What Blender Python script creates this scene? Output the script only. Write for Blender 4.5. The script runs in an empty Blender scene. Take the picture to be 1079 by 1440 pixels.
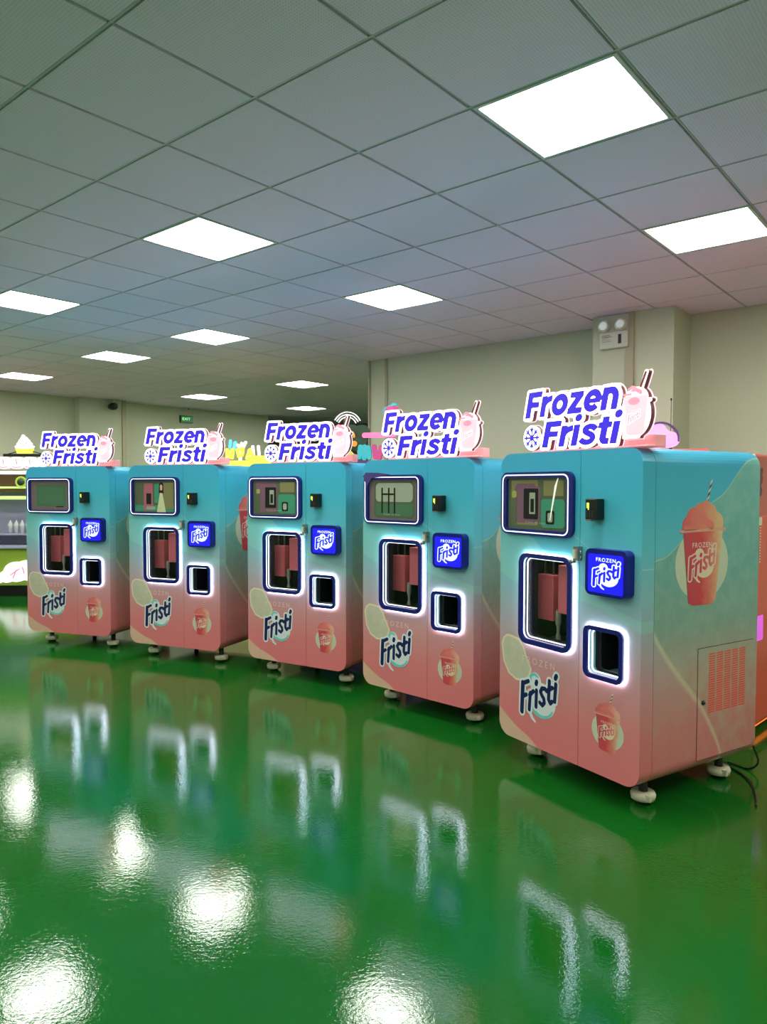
import bpy, math, random
import numpy as np
from mathutils import Vector, Matrix
from mathutils.geometry import tessellate_polygon
random.seed(7)
C = bpy.context.scene.collection
# ------------------------------------------------------------------ camera, world, exposure
FPX, PITCH, ROLL, ZC = 1026.25, -0.0362, -0.0009, 1.43
cam = bpy.data.cameras.new('camera'); co = bpy.data.objects.new('camera', cam); C.objects.link(co)
cam.sensor_fit = 'VERTICAL'; cam.sensor_height = 36.0; cam.lens = 36.0 * FPX / 1440.0
cam.clip_start = 0.05; cam.clip_end = 200
co.location = (0, 0, ZC); co.rotation_euler = (math.pi/2 + PITCH, ROLL, 0)
bpy.context.scene.camera = co
w = bpy.data.worlds.new('world'); bpy.context.scene.world = w; w.use_nodes = True
w.node_tree.nodes['Background'].inputs[0].default_value = (0.5, 0.55, 0.6, 1)
w.node_tree.nodes['Background'].inputs[1].default_value = 0.05
vs = bpy.context.scene.view_settings
vs.view_transform = 'Standard'; vs.look = 'None'; vs.gamma = 1; vs.use_curve_mapping = False
vs.exposure = 1.84
EK = 2**-vs.exposure   # emission strengths below are given as seen on screen
PANEL_L = 30.0       # radiance of the ceiling light panels
LED_L = 17.0         # radiance of the white strips on the machines
SIGN_L = 3.9
# ------------------------------------------------------------------ colours and materials
def lin(c):
    return tuple((x/255/12.92 if x/255 <= 0.04045 else ((x/255+0.055)/1.055)**2.4) for x in c) + (1.0,)
def mat(name, col, rough=0.5, metal=0.0, emit=None, es=0.0, coat=0.0, spec=0.5):
    m = bpy.data.materials.new(name); m.use_nodes = True
    b = m.node_tree.nodes['Principled BSDF']
    b.inputs['Base Color'].default_value = lin(col); b.inputs['Roughness'].default_value = rough
    b.inputs['Metallic'].default_value = metal; b.inputs['Coat Weight'].default_value = coat
    b.inputs['Specular IOR Level'].default_value = spec
    if emit:
        b.inputs['Emission Color'].default_value = lin(emit); b.inputs['Emission Strength'].default_value = es*EK
    return m
class NT:
    def __init__(s, m): s.t = m.node_tree; s.b = s.t.nodes['Principled BSDF']
    def n(s, typ, **k):
        x = s.t.nodes.new(typ)
        for a, v in k.items(): setattr(x, a, v)
        return x
    def l(s, a, b): s.t.links.new(a, b)
    def math(s, op, a, b=None, c=None):
        x = s.n('ShaderNodeMath', operation=op)
        for i, v in enumerate((a, b, c)):
            if v is None: continue
            if isinstance(v, (int, float)): x.inputs[i].default_value = v
            else: s.l(v, x.inputs[i])
        return x.outputs[0]
    def mix(s, f, a, b):
        x = s.n('ShaderNodeMix', data_type='RGBA')
        for i, v in ((0, f), (6, a), (7, b)):
            if isinstance(v, (int, float, tuple)): x.inputs[i].default_value = v
            else: s.l(v, x.inputs[i])
        return x.outputs[2]
    def ramp(s, f, pts, interp='LINEAR'):
        x = s.n('ShaderNodeValToRGB'); s.l(f, x.inputs[0]); e = x.color_ramp.elements
        x.color_ramp.interpolation = interp
        e[0].position, e[0].color = pts[0][0], pts[0][1]
        e[1].position, e[1].color = pts[-1][0], pts[-1][1]
        for p, c in pts[1:-1]:
            q = e.new(p); q.color = c
        return x.outputs[0]
    def curve(s, f, pts):
        x = s.n('ShaderNodeFloatCurve'); s.l(f, x.inputs[1]); c = x.mapping.curves[0]
        c.points[0].location = pts[0]; c.points[1].location = pts[-1]
        for p in pts[1:-1]: c.points.new(*p)
        x.mapping.update(); return x.outputs[0]
    def noise(s, vec, scale, detail=3, rough=0.5):
        x = s.n('ShaderNodeTexNoise'); x.inputs['Scale'].default_value = scale
        x.inputs['Detail'].default_value = detail; x.inputs['Roughness'].default_value = rough
        s.l(vec, x.inputs['Vector']); return x.outputs[0]
    def bump(s, h, strength, dist):
        x = s.n('ShaderNodeBump'); x.inputs['Strength'].default_value = strength
        x.inputs['Distance'].default_value = dist; s.l(h, x.inputs['Height'])
        s.l(x.outputs[0], s.b.inputs['Normal']); return x
M = {}
M['navy'] = mat('navy plastic', (12, 24, 110), 0.35)
M['navy_deep'] = mat('deep navy plastic', (8, 12, 60), 0.4)
M['black'] = mat('black plastic', (14, 14, 16), 0.35)
M['dark'] = mat('dark cabinet interior', (20, 22, 22), 0.6)
M['gasket'] = mat('dark seam', (70, 40, 45), 0.7)
M['led'] = mat('white light strip', (255, 255, 255), 0.4, emit=(222, 232, 255), es=LED_L)
M['led_thin'] = mat('thin white light line', (255, 255, 255), 0.4, emit=(205, 212, 255), es=1.6)
M['led_inner'] = mat('inner light strip', (255, 255, 255), 0.4, emit=(225, 238, 250), es=2.5)
M['nozzle'] = mat('grey plastic', (150, 148, 135), .5)
M['bay_fill'] = mat('added bay fill light', (255, 255, 255), .4, emit=(255, 244, 230), es=9.0)  # added glow that brightens the bay interior
M['teal_in'] = mat('pickup bay lining', (104, 158, 154), 0.4)
M['pink_in'] = mat('pink cup dispenser', (225, 110, 115), 0.35)
M['steel'] = mat('brushed steel', (170, 170, 165), 0.3, 1.0)
M['cream_plastic'] = mat('cream plastic', (225, 220, 195), 0.4)
M['white'] = mat('white print', (235, 235, 225), 0.35)
M['maroon'] = mat('dark red sign return', (120, 45, 55), 0.4)
M['sign_white'] = mat('backlit white acrylic', (255, 255, 255), 0.4, emit=(255, 250, 255), es=SIGN_L)
M['sign_rim'] = mat('pale acrylic rim', (250, 230, 235), 0.4, emit=(255, 225, 235), es=0.75)
M['sign_blue'] = mat('backlit violet blue letters', (14, 6, 110), 0.4, emit=(62, 34, 232), es=0.85)
M['sign_pink'] = mat('pink acrylic base', (240, 170, 175), 0.4, emit=(250, 130, 145), es=0.25)
M['logo_navy'] = mat('navy print', (14, 20, 84), 0.35)
M['logo_white'] = mat('pale logo print', (222, 226, 230), 0.35)
M['aqua'] = mat('aqua print', (110, 205, 205), 0.35)
M['cream'] = mat('cream print', (205, 200, 165), 0.35)
M['cream_rind'] = mat('pale rind print', (228, 215, 180), 0.35)
M['text_pale'] = mat('pale lettering', (232, 205, 200), 0.35)
M['disc'] = mat('pale green print', (200, 206, 184), 0.35)
M['straw_dark'] = mat('dark straw stripe', (95, 30, 50), 0.35)
M['straw_white'] = mat('light straw stripe', (225, 215, 205), 0.35)
M['slot'] = mat('coral vent slot', (240, 76, 56), 0.6)
M['panel_navy'] = mat('navy light box', (10, 16, 120), 0.3, emit=(4, 8, 150), es=0.06)
M['panel_blue'] = mat('backlit blue panel', (20, 20, 220), 0.3, emit=(26, 22, 242), es=0.95)
M['panel_white'] = mat('backlit white logo', (235, 245, 250), 0.3, emit=(215, 232, 250), es=0.9)
M['glyph'] = mat('lit yellow green keypad mark', (200, 230, 90), 0.4, emit=(205, 235, 90), es=0.9)
def glass():
    m = bpy.data.materials.new('clear glass'); m.use_nodes = True; t = m.node_tree
    t.nodes.remove(t.nodes['Principled BSDF']); out = t.nodes['Material Output']
    a = t.nodes.new('ShaderNodeBsdfTransparent'); g = t.nodes.new('ShaderNodeBsdfGlossy'); g.inputs['Roughness'].default_value = 0.02
    a.inputs[0].default_value = (0.92, 0.94, 0.94, 1)
    lw = t.nodes.new('ShaderNodeLayerWeight'); f = t.nodes.new('ShaderNodeMath'); f.operation = 'POWER'; f.inputs[1].default_value = 4.0; t.links.new(lw.outputs['Facing'], f.inputs[0])
    f2 = t.nodes.new('ShaderNodeMath'); f2.operation = 'MULTIPLY_ADD'; f2.inputs[1].default_value = 0.8; f2.inputs[2].default_value = 0.05; t.links.new(f.outputs[0], f2.inputs[0]); f = f2
    x = t.nodes.new('ShaderNodeMixShader')
    for p, q in ((f.outputs[0], x.inputs[0]), (a.outputs[0], x.inputs[1]), (g.outputs[0], x.inputs[2]), (x.outputs[0], out.inputs[0])): t.links.new(p, q)
    return m
M['glass'] = glass()
def wrap(name, side):
    """printed wrap of the cabinet: vertical blue to pink gradient with waves, from object coordinates"""
    m = mat(name, (200, 200, 200), 0.3, coat=0.25); k = NT(m)
    tc = k.n('ShaderNodeTexCoord'); sp = k.n('ShaderNodeSeparateXYZ'); k.l(tc.outputs['Object'], sp.inputs[0])
    U = k.math('DIVIDE', sp.outputs[1] if side else sp.outputs[0], 0.9); V = k.math('DIVIDE', sp.outputs[2], 1.6)
    g = k.ramp(V, [(0.07, lin((222, 118, 124))), (0.20, lin((220, 126, 130))), (0.34, lin((206, 148, 152))), (0.45, lin((178, 168, 178))),
                   (0.58, lin((138, 186, 196))), (0.72, lin((92, 190, 208))), (0.86, lin((64, 180, 208))), (0.99, lin((60, 172, 212)))])
    def below(pts, soft=0.004):
        c = k.curve(U, [(a/0.9, b/1.6) for a, b in pts]); d = k.math('SUBTRACT', c, V)
        s = k.math('MULTIPLY_ADD', d, 1/soft, 0.5); q = k.n('ShaderNodeClamp'); k.l(s, q.inputs[0]); return q.outputs[0], d
    nz = k.noise(tc.outputs['Object'], 14, 6, 0.7)
    if side:
        b1, d1 = below([(0, 1.05), (.084, 1.106), (.15, 1.12), (.232, 1.167), (.34, 1.25), (.464, 1.347), (.58, 1.408), (.674, 1.495), (.743, 1.545), (.9, 1.56)])
        gg = k.ramp(V, [(0.07, lin((210, 116, 116))), (0.22, lin((204, 132, 128))), (0.38, lin((182, 158, 142))), (0.5, lin((134, 164, 150))),
                        (0.68, lin((104, 168, 162))), (0.95, lin((114, 182, 178)))])
        gl = k.mix(k.math('MULTIPLY', k.math('SUBTRACT', nz, 0.40), 1.2), gg, lin((176, 205, 185)))
        col = k.mix(k.math('MULTIPLY', b1, 0.95), g, gl)
        e1 = k.math('LESS_THAN', k.math('ABSOLUTE', k.math('SUBTRACT', d1, 0.002)), 0.0022)
        col = k.mix(k.math('MULTIPLY', e1, 0.45), col, lin((190, 225, 190)))
        b2, d2 = below([(0, .90), (.091, .771), (.18, .66), (.269, .568), (.35, .49), (.419, .416), (.48, .33), (.538, .24), (.611, .10), (.9, 0.0)], 0.012)
        w2 = k.n('ShaderNodeClamp'); k.l(k.math('MULTIPLY_ADD', k.math('ABSOLUTE', d2), -55.0, 1.0), w2.inputs[0])
        col = k.mix(k.math('MULTIPLY', w2.outputs[0], 0.55), col, lin((225, 218, 185)))
        # left of the band: plain gradient, no slush texture
        plain = k.mix(0.35, g, lin((180, 160, 160)))
        low = k.math('MULTIPLY', b2, 0.6)
        col = k.mix(low, col, g)
        col = k.mix(k.math('MULTIPLY', w2.outputs[0], 0.35), col, lin((225, 218, 185)))
    else:
        a1, _ = below([(0, 1.19), (.1, 1.19), (.25, 1.165), (.30, 1.125), (.36, 1.10), (.45, 1.04), (.56, .97), (.9, .85)])
        a2, _ = below([(0, .98), (.06, .955), (.13, .93), (.25, .91), (.56, .9), (.9, .8)], 0.006)
        msk = k.math('MULTIPLY', a1, k.math('SUBTRACT', 1.0, a2))
        col = k.mix(k.math('MULTIPLY', msk, 0.42), g, lin((150, 215, 200)))
        a3, d3 = below([(0, .262), (.06, .225), (.14, .185), (.222, .157), (.32, .105), (.5, 0.05), (.9, 0.0)])
        col = k.mix(k.math('MULTIPLY', a3, 0.75), col, k.mix(nz, lin((215, 175, 150)), lin((215, 205, 170))))
        a4, d4 = below([(0, .46), (.1, .46), (.2, .36), (.45, .22), (.5, .28), (.56, .33), (.9, .3)])
        e4 = k.math('LESS_THAN', k.math('ABSOLUTE', d4), 0.0015)
        # faint swash lines over the right door
        b5, d5 = below([(0, 1.3), (.6, 1.15), (.72, 1.02), (.80, .96), (.86, .99), (.9, 1.06)])
        col = k.mix(k.math('MULTIPLY', k.math('LESS_THAN', k.math('ABSOLUTE', d5), 0.0018), 0.35), col, lin((190, 220, 205)))
    k.l(col, k.b.inputs['Base Color'])
    return m
M['wrap_front'] = wrap('printed front wrap', False); M['wrap_side'] = wrap('printed side wrap', True)
def noisy(name, c1, c2, scale, rough=0.6, bump=0.0, metal=0.0, coat=0.0):
    m = mat(name, c1, rough, metal, coat=coat); k = NT(m); tc = k.n('ShaderNodeTexCoord')
    n = k.noise(tc.outputs['Object'], scale, 5); k.l(k.mix(k.math('MULTIPLY_ADD', n, 1.6, -0.3), lin(c1), lin(c2)), k.b.inputs['Base Color'])
    if bump: k.bump(n, bump, 0.01)
    return m
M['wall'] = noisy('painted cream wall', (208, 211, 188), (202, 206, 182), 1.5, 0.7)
M['wall_far'] = noisy('shade toned wall', (120, 125, 105), (110, 115, 98), 1.5, 0.8)  # darker colour carries the lack of light in the far area
M['trim'] = noisy('wall joint trim', (185, 178, 152), (180, 172, 148), 2, 0.6)
M['lime'] = noisy('lime slice print', (204, 198, 178), (186, 186, 162), 22, 0.35)
M['pink_cup'] = None
def floor_mat():
    m = mat('green epoxy floor', (10, 90, 30), 0.14, coat=0.0); k = NT(m); tc = k.n('ShaderNodeTexCoord')
    n1 = k.noise(tc.outputs['Object'], 0.55, 4); n2 = k.noise(tc.outputs['Object'], 7, 6, 0.7)
    c = k.mix(n1, lin((5, 70, 6)), lin((12, 98, 28)))
    c = k.mix(k.math('MULTIPLY', n2, 0.4), c, lin((30, 112, 40)))
    k.l(c, k.b.inputs['Base Color'])
    nf = k.noise(tc.outputs['Object'], 0.9, 3)
    k.l(k.math('MULTIPLY_ADD', nf, 0.035, 0.004), k.b.inputs['Roughness'])
    nb = k.noise(tc.outputs['Object'], 75, 3, 0.6); nc = k.noise(tc.outputs['Object'], 9, 2)
    k.bump(k.math('ADD', k.math('MULTIPLY', nb, 0.55), k.math('MULTIPLY', nc, 0.7)), 0.34, 0.0020)
    k.b.inputs['IOR'].default_value = 1.47
    return m
M['floor'] = floor_mat()
def tile_mat():
    m = mat('perforated ceiling tile', (200, 200, 200), 0.55, 0.0); k = NT(m); tc = k.n('ShaderNodeTexCoord')
    mp = k.n('ShaderNodeMapping'); mp.inputs['Rotation'].default_value = (0, 0, 0); k.l(tc.outputs['Object'], mp.inputs[0])
    sp = k.n('ShaderNodeSeparateXYZ'); k.l(mp.outputs[0], sp.inputs[0])
    a = k.math('SINE', k.math('MULTIPLY', sp.outputs[0], 2*math.pi/0.012)); b = k.math('SINE', k.math('MULTIPLY', sp.outputs[1], 2*math.pi/0.012))
    h = k.math('GREATER_THAN', k.math('ADD', a, b), 1.1)
    k.l(k.mix(k.math('MULTIPLY', h, 0.5), lin((250, 228, 254)), lin((192, 176, 200))), k.b.inputs['Base Color'])
    return m
M['tile'] = tile_mat()
M['bar'] = mat('ceiling grid bar', (190, 192, 190), 0.4)
M['plenum'] = mat('dark void above tiles', (20, 24, 22), 0.9)
M['lamp_frame'] = mat('white lamp frame', (215, 215, 212), 0.4)
M['lamp'] = mat('lit lamp diffuser', (255, 255, 255), 0.5, emit=(252, 252, 240), es=PANEL_L)
# ------------------------------------------------------------------ mesh helpers
def sarea(l): return sum(l[i][0]*l[(i+1) % len(l)][1]-l[(i+1) % len(l)][0]*l[i][1] for i in range(len(l)))/2
def inside(p, l):
    c = False
    for i in range(len(l)):
        (ax, ay), (bx, by) = l[i], l[(i+1) % len(l)]
        if (ay > p[1]) != (by > p[1]) and p[0] < (bx-ax)*(p[1]-ay)/(by-ay)+ax: c = not c
    return c
def tess(loops):
    off = []; o = 0
    for l in loops: off.append(o); o += len(l)
    depth = [sum(inside(l[0], q) for q in loops if q is not l) for l in loops]; out = []
    for i, l in enumerate(loops):
        if depth[i] % 2: continue
        hs = [j for j, q in enumerate(loops) if depth[j] == depth[i]+1 and inside(q[0], l)]
        idx = [off[i]+k for k in range(len(l))]; polys = [[Vector((p[0], p[1], 0)) for p in l]]
        for j in hs: idx += [off[j]+k for k in range(len(loops[j]))]; polys.append([Vector((p[0], p[1], 0)) for p in loops[j]])
        out += [tuple(idx[a] for a in t) for t in tessellate_polygon(polys)]
    return out
class MB:
    def __init__(s): s.v = []; s.f = []; s.mi = []; s.mats = []; s.sm = []
    def _m(s, m):
        if m not in s.mats: s.mats.append(m)
        return s.mats.index(m)
    def add(s, vs_, fs, m, smooth=False):
        o = len(s.v); s.v += [tuple(p) for p in vs_]; i = s._m(m)
        for f in fs: s.f.append(tuple(o+a for a in f)); s.mi.append(i); s.sm.append(smooth)
        return s
    def box(s, a, b, m, T=None):
        x0, y0, z0 = a; x1, y1, z1 = b
        vs_ = [(x, y, z) for z in (z0, z1) for y in (y0, y1) for x in (x0, x1)]
        if T: vs_ = [T(p) for p in vs_]
        return s.add(vs_, [(0, 2, 3, 1), (4, 5, 7, 6), (0, 1, 5, 4), (2, 6, 7, 3), (0, 4, 6, 2), (1, 3, 7, 5)], m)
    def lathe(s, c, prof, m, n=20, axis='z', smooth=True):
        vs_ = []
        for r, h in prof:
            for i in range(n):
                a = 2*math.pi*i/n; x, y = r*math.cos(a), r*math.sin(a)
                p = {'z': (x, y, h), 'y': (x, h, y), 'x': (h, x, y)}[axis]
                vs_.append((c[0]+p[0], c[1]+p[1], c[2]+p[2]))
        fs = []
        for j in range(len(prof)-1):
            for i in range(n):
                q = (j*n+i, j*n+(i+1) % n, (j+1)*n+(i+1) % n, (j+1)*n+i); fs.append(q if axis != 'y' else q[::-1])
        fs.append(tuple(range(n))[::-1]); fs.append(tuple((len(prof)-1)*n+i for i in range(n)))
        return s.add(vs_, fs, m, smooth)
    def tube(s, pts, r, m, n=8, closed=False):
        P = [Vector(p) for p in pts]; N = len(P); vs_ = []; up = Vector((0, 0, 1))
        for i, p in enumerate(P):
            a = P[(i-1) % N] if (closed or i > 0) else p; b = P[(i+1) % N] if (closed or i < N-1) else p
            t = (b-a).normalized(); u = t.cross(up)
            if u.length < 1e-3: u = t.cross(Vector((1, 0, 0)))
            u.normalize(); v = u.cross(t)
            for k in range(n):
                an = 2*math.pi*k/n; vs_.append(tuple(p + (u*math.cos(an)+v*math.sin(an))*r))
        fs = []
        for i in range(N if closed else N-1):
            for k in range(n):
                fs.append((i*n+k, i*n+(k+1) % n, ((i+1) % N)*n+(k+1) % n, ((i+1) % N)*n+k))
        if not closed: fs += [tuple(range(n))[::-1], tuple((N-1)*n+k for k in range(n))]
        return s.add(vs_, fs, m, True)
    def prism(s, loops, T, h0, h1, m, m_side=None):
        """closed 2-D loops (holes allowed) extruded from h0 to h1; T maps (a, b, h) to 3-D"""
        loops = [l for l in loops if len(l) > 2]
        flat = [p for l in loops for p in l]
        tri = tess(loops)
        n = len(flat); front = [T(p[0], p[1], h1) for p in flat]
        if h0 is None: return s.add(front, [tuple(t) for t in tri], m)
        s.add(front, [tuple(t) for t in tri], m)
        s.add([T(p[0], p[1], h0) for p in flat], [tuple(t)[::-1] for t in tri], m_side or m)
        o = 0
        for l in loops:
            k = len(l); v2 = [T(p[0], p[1], h0) for p in l] + [T(p[0], p[1], h1) for p in l]
            s.add(v2, [(i, (i+1) % k, k+(i+1) % k, k+i) for i in range(k)], m_side or m)
        return s
    def mesh(s, name):
        me = bpy.data.meshes.new(name); me.from_pydata(s.v, [], s.f)
        for m in s.mats: me.materials.append(m)
        me.polygons.foreach_set('material_index', s.mi); me.polygons.foreach_set('use_smooth', s.sm)
        import bmesh
        b = bmesh.new(); b.from_mesh(me); bmesh.ops.recalc_face_normals(b, faces=b.faces); b.to_mesh(me); b.free()
        me.update(); return me
    def build(s, name, parent=None, loc=None, rz=0):
        o = bpy.data.objects.new(name, s.mesh(name)); C.objects.link(o)
        if parent: o.parent = parent
        if loc: o.location = loc
        o.rotation_euler.z = rz
        return o
def bevel(o, wd=0.004, seg=2, ang=35):
    m = o.modifiers.new('Bevel', 'BEVEL'); m.width = wd; m.segments = seg; m.limit_method = 'ANGLE'; m.angle_limit = math.radians(ang); return o
def tag(o, label=None, cat=None, group=None, kind=None):
    for k, v in (('label', label), ('category', cat), ('group', group), ('kind', kind)):
        if v: o[k] = v
    return o
def empty(name, loc, rz=0):
    o = bpy.data.objects.new(name, None); C.objects.link(o); o.location = loc; o.rotation_euler.z = rz; o.empty_display_size = 0.1; return o
def copy_tree(o, parent=None):
    c = o.copy(); C.objects.link(c)
    if parent: c.parent = parent
    for ch in list(KIDS(o)): copy_tree(ch, c)
    return c
def KIDS(o): return [x for x in C.objects if x.parent == o]
FT = lambda a, b, h: (a, -h, b)          # front plane: a across, b up, h toward the viewer of the face
def rrect(x0, y0, x1, y1, r, n=8, corners=(1, 1, 1, 1)):
    """corners: bl, br, tr, tl"""
    out = []
    for k, (cx, cy, a0) in enumerate(((x0, y0, 180), (x1, y0, 270), (x1, y1, 0), (x0, y1, 90))):
        if not corners[k]: out.append((cx, cy)); continue
        ox = cx + (r if cx == x0 else -r); oy = cy + (r if cy == y0 else -r)
        for i in range(n+1):
            a = math.radians(a0 + 90*i/n); out.append((ox + r*math.cos(a), oy + r*math.sin(a)))
    return out
# -- raster shapes: union of strokes and polygons on a grid, then contours
class Ras:
    def __init__(s, x0, y0, x1, y1, h):
        s.x0, s.y0, s.h = x0, y0, h; s.X, s.Y = np.meshgrid(np.arange(x0, x1, h), np.arange(y0, y1, h)); s.D = np.full(s.X.shape, 9.0)
    def stroke(s, pts, r0, r1=None):
        r1 = r0 if r1 is None else r1
        if len(pts) == 1: pts = [pts[0], (pts[0][0]+1e-5, pts[0][1])]
        N = len(pts)-1
        for i in range(N):
            (ax, ay), (bx, by) = pts[i], pts[i+1]; dx, dy = bx-ax, by-ay
            t = np.clip(((s.X-ax)*dx+(s.Y-ay)*dy)/(dx*dx+dy*dy+1e-12), 0, 1)
            r = r0 + (r1-r0)*(i+t)/N
            s.D = np.minimum(s.D, np.hypot(s.X-ax-t*dx, s.Y-ay-t*dy)-r)
        return s
    def disc(s, cx, cy, r, ry=None):
        ry = ry or r; s.D = np.minimum(s.D, (np.hypot((s.X-cx)/r, (s.Y-cy)/ry)-1)*min(r, ry)); return s
    def poly(s, P):
        ins = np.zeros(s.X.shape, bool); d = np.full(s.X.shape, 9.0)
        for i in range(len(P)):
            (ax, ay), (bx, by) = P[i], P[(i+1) % len(P)]; dx, dy = bx-ax, by-ay
            t = np.clip(((s.X-ax)*dx+(s.Y-ay)*dy)/(dx*dx+dy*dy+1e-12), 0, 1)
            d = np.minimum(d, np.hypot(s.X-ax-t*dx, s.Y-ay-t*dy))
            c = ((ay > s.Y) != (by > s.Y)) & (s.X < (bx-ax)*(s.Y-ay)/((by-ay) if by != ay else 1e-12)+ax); ins ^= c
        s.D = np.minimum(s.D, np.where(ins, -d, d)); return s
    def tris(s, T):
        """union with triangles: signed distance limited to a rough one (edges of every triangle)"""
        inside = np.zeros(s.X.shape, bool)
        for a, b, c in T:
            x0 = max(int((min(a[0], b[0], c[0])-s.x0)/s.h)-1, 0); x1 = int((max(a[0], b[0], c[0])-s.x0)/s.h)+2
            y0 = max(int((min(a[1], b[1], c[1])-s.y0)/s.h)-1, 0); y1 = int((max(a[1], b[1], c[1])-s.y0)/s.h)+2
            X, Y = s.X[y0:y1, x0:x1], s.Y[y0:y1, x0:x1]
            e = [(q[0]-p[0])*(Y-p[1])-(q[1]-p[1])*(X-p[0]) for p, q in ((a, b), (b, c), (c, a))]
            inside[y0:y1, x0:x1] |= ((e[0] >= 0) & (e[1] >= 0) & (e[2] >= 0)) | ((e[0] <= 0) & (e[1] <= 0) & (e[2] <= 0))
        ys, xs = np.nonzero(inside); best = np.full(s.X.shape, 9.0); R = 20
        for dy in range(-R, R+1):
            for dx in range(-R, R+1):
                q = math.hypot(dx, dy)
                if q > R: continue
                a = np.roll(np.roll(inside, dy, 0), dx, 1); best = np.where(a & (best > q*s.h), q*s.h, best)
        s.D = np.minimum(s.D, best-0.5*s.h); return s
    def sub(s, o): s.D = np.maximum(s.D, -o.D); return s
    def inter(s, o): s.D = np.maximum(s.D, o.D); return s
    def cont(s, level=0.0, tol=None, blur=1):
        D = s.D - level
        for _ in range(blur):
            D = (np.roll(D, 1, 0)+np.roll(D, -1, 0)+np.roll(D, 1, 1)+np.roll(D, -1, 1)+2*D)/6
        D = D.copy(); D[0, :] = D[-1, :] = 1; D[:, 0] = D[:, -1] = 1; D[D == 0] = 1e-9
        B = D < 0; Hn, Wn = D.shape; seg = {}
        code = B[:-1, :-1]*1 + B[:-1, 1:]*2 + B[1:, 1:]*4 + B[1:, :-1]*8
        def pt(e):
            k, i, j = e
            if k == 0: t = D[i, j]/(D[i, j]-D[i, j+1]); return (s.x0+(j+t)*s.h, s.y0+i*s.h)
            t = D[i, j]/(D[i, j]-D[i+1, j]); return (s.x0+j*s.h, s.y0+(i+t)*s.h)
        TB = {1: [(3, 0)], 2: [(0, 1)], 3: [(3, 1)], 4: [(1, 2)], 5: [(3, 2), (1, 0)], 6: [(0, 2)], 7: [(3, 2)], 8: [(2, 3)], 9: [(2, 0)], 10: [(0, 3), (2, 1)], 11: [(2, 1)], 12: [(1, 3)], 13: [(1, 0)], 14: [(0, 3)]}
        for i, j in zip(*np.nonzero((code > 0) & (code < 15))):
            E = {0: (0, i, j), 1: (1, i, j+1), 2: (0, i+1, j), 3: (1, i, j)}
            for a, b in TB[int(code[i, j])]: seg[E[a]] = E[b]
        loops = []
        while seg:
            st = next(iter(seg)); cur = st; L = []
            while cur in seg: L.append(pt(cur)); cur = seg.pop(cur)
            if len(L) > 8: loops.append(dp(L, tol or s.h*0.25))
        return loops
def dp(L, tol):
    def rec(a, b):
        if b <= a+1: return []
        (x0, y0), (x1, y1) = L[a], L[b]; ln = math.hypot(x1-x0, y1-y0) or 1e-9; bm, bi = 0, 0
        for i in range(a+1, b):
            d = abs((x1-x0)*(L[i][1]-y0)-(y1-y0)*(L[i][0]-x0))/ln if ln > 1e-8 else math.hypot(L[i][0]-x0, L[i][1]-y0)
            if d > bm: bm, bi = d, i
        return rec(a, bi)+[bi]+rec(bi, b) if bm > tol else []
    h = len(L)//2; L = L+[L[0]]; idx = [0]+rec(0, h)+[h]+rec(h, len(L)-1)
    return [L[i] for i in idx]
def text_tris(body, size=1.0, shear=0.0, offset=0.0, space=1.0):
    c = bpy.data.curves.new('tmp', 'FONT'); c.body = body; c.size = size; c.shear = shear; c.offset = offset; c.resolution_u = 3; c.space_character = space
    o = bpy.data.objects.new('tmp', c); C.objects.link(o); bpy.context.view_layer.update()
    me = bpy.data.meshes.new_from_object(o.evaluated_get(bpy.context.evaluated_depsgraph_get()))
    me.calc_loop_triangles(); V = [(v.co.x, v.co.y) for v in me.vertices]; T = [tuple(V[i] for i in t.vertices) for t in me.loop_triangles]
    bpy.data.objects.remove(o); bpy.data.curves.remove(c); bpy.data.meshes.remove(me); return T
def fit_tris(T, x0, y0, x1, y1, rise=0.0):
    xs = [p[0] for t in T for p in t]; ys = [p[1] for t in T for p in t]; a, b, c, d = min(xs), max(xs), min(ys), max(ys)
    def f(p):
        u = (p[0]-a)/(b-a); return (x0+u*(x1-x0), y0+(p[1]-c)/(d-c)*(y1-y0)+rise*u)
    return [tuple(f(p) for p in t) for t in T]
def text_flat(mb, body, x0, y0, x1, y1, T, h, m, **k):
    tr = fit_tris(text_tris(body, **k), x0, y0, x1, y1)
    for t in tr: mb.add([T(p[0], p[1], h) for p in t], [(0, 1, 2)], m)
def thick(pts, wd):
    P = [Vector(p) for p in pts]; A, B = [], []
    for i, p in enumerate(P):
        t = (P[min(i+1, len(P)-1)]-P[max(i-1, 0)]).normalized(); n = Vector((-t.y, t.x))*wd/2; A.append(tuple(p+n)); B.append(tuple(p-n))
    return [[A[i], A[i+1], B[i+1], B[i]] for i in range(len(P)-1)]
def ell(cx, cy, rx, ry, a0, a1, n=24): return [(cx+rx*math.cos(math.radians(a0+(a1-a0)*i/n)), cy+ry*math.sin(math.radians(a0+(a1-a0)*i/n))) for i in range(n+1)]
def smooth2(P, n=6):
    out = []
    P = [Vector(p) for p in P]
    for i in range(len(P)-1):
        a, b, c, d = P[max(i-1, 0)], P[i], P[i+1], P[min(i+2, len(P)-1)]
        for q in range(n):
            u = q/n; out.append(tuple(.5*((2*b)+(c-a)*u+(2*a-5*b+4*c-d)*u*u+(3*b-a-3*c+d)*u**3)))
    return out+[tuple(P[-1])]
def rc(a, b, c, d): return [[(a, b), (c, b), (c, d), (a, d)]]
X = .78
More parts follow.
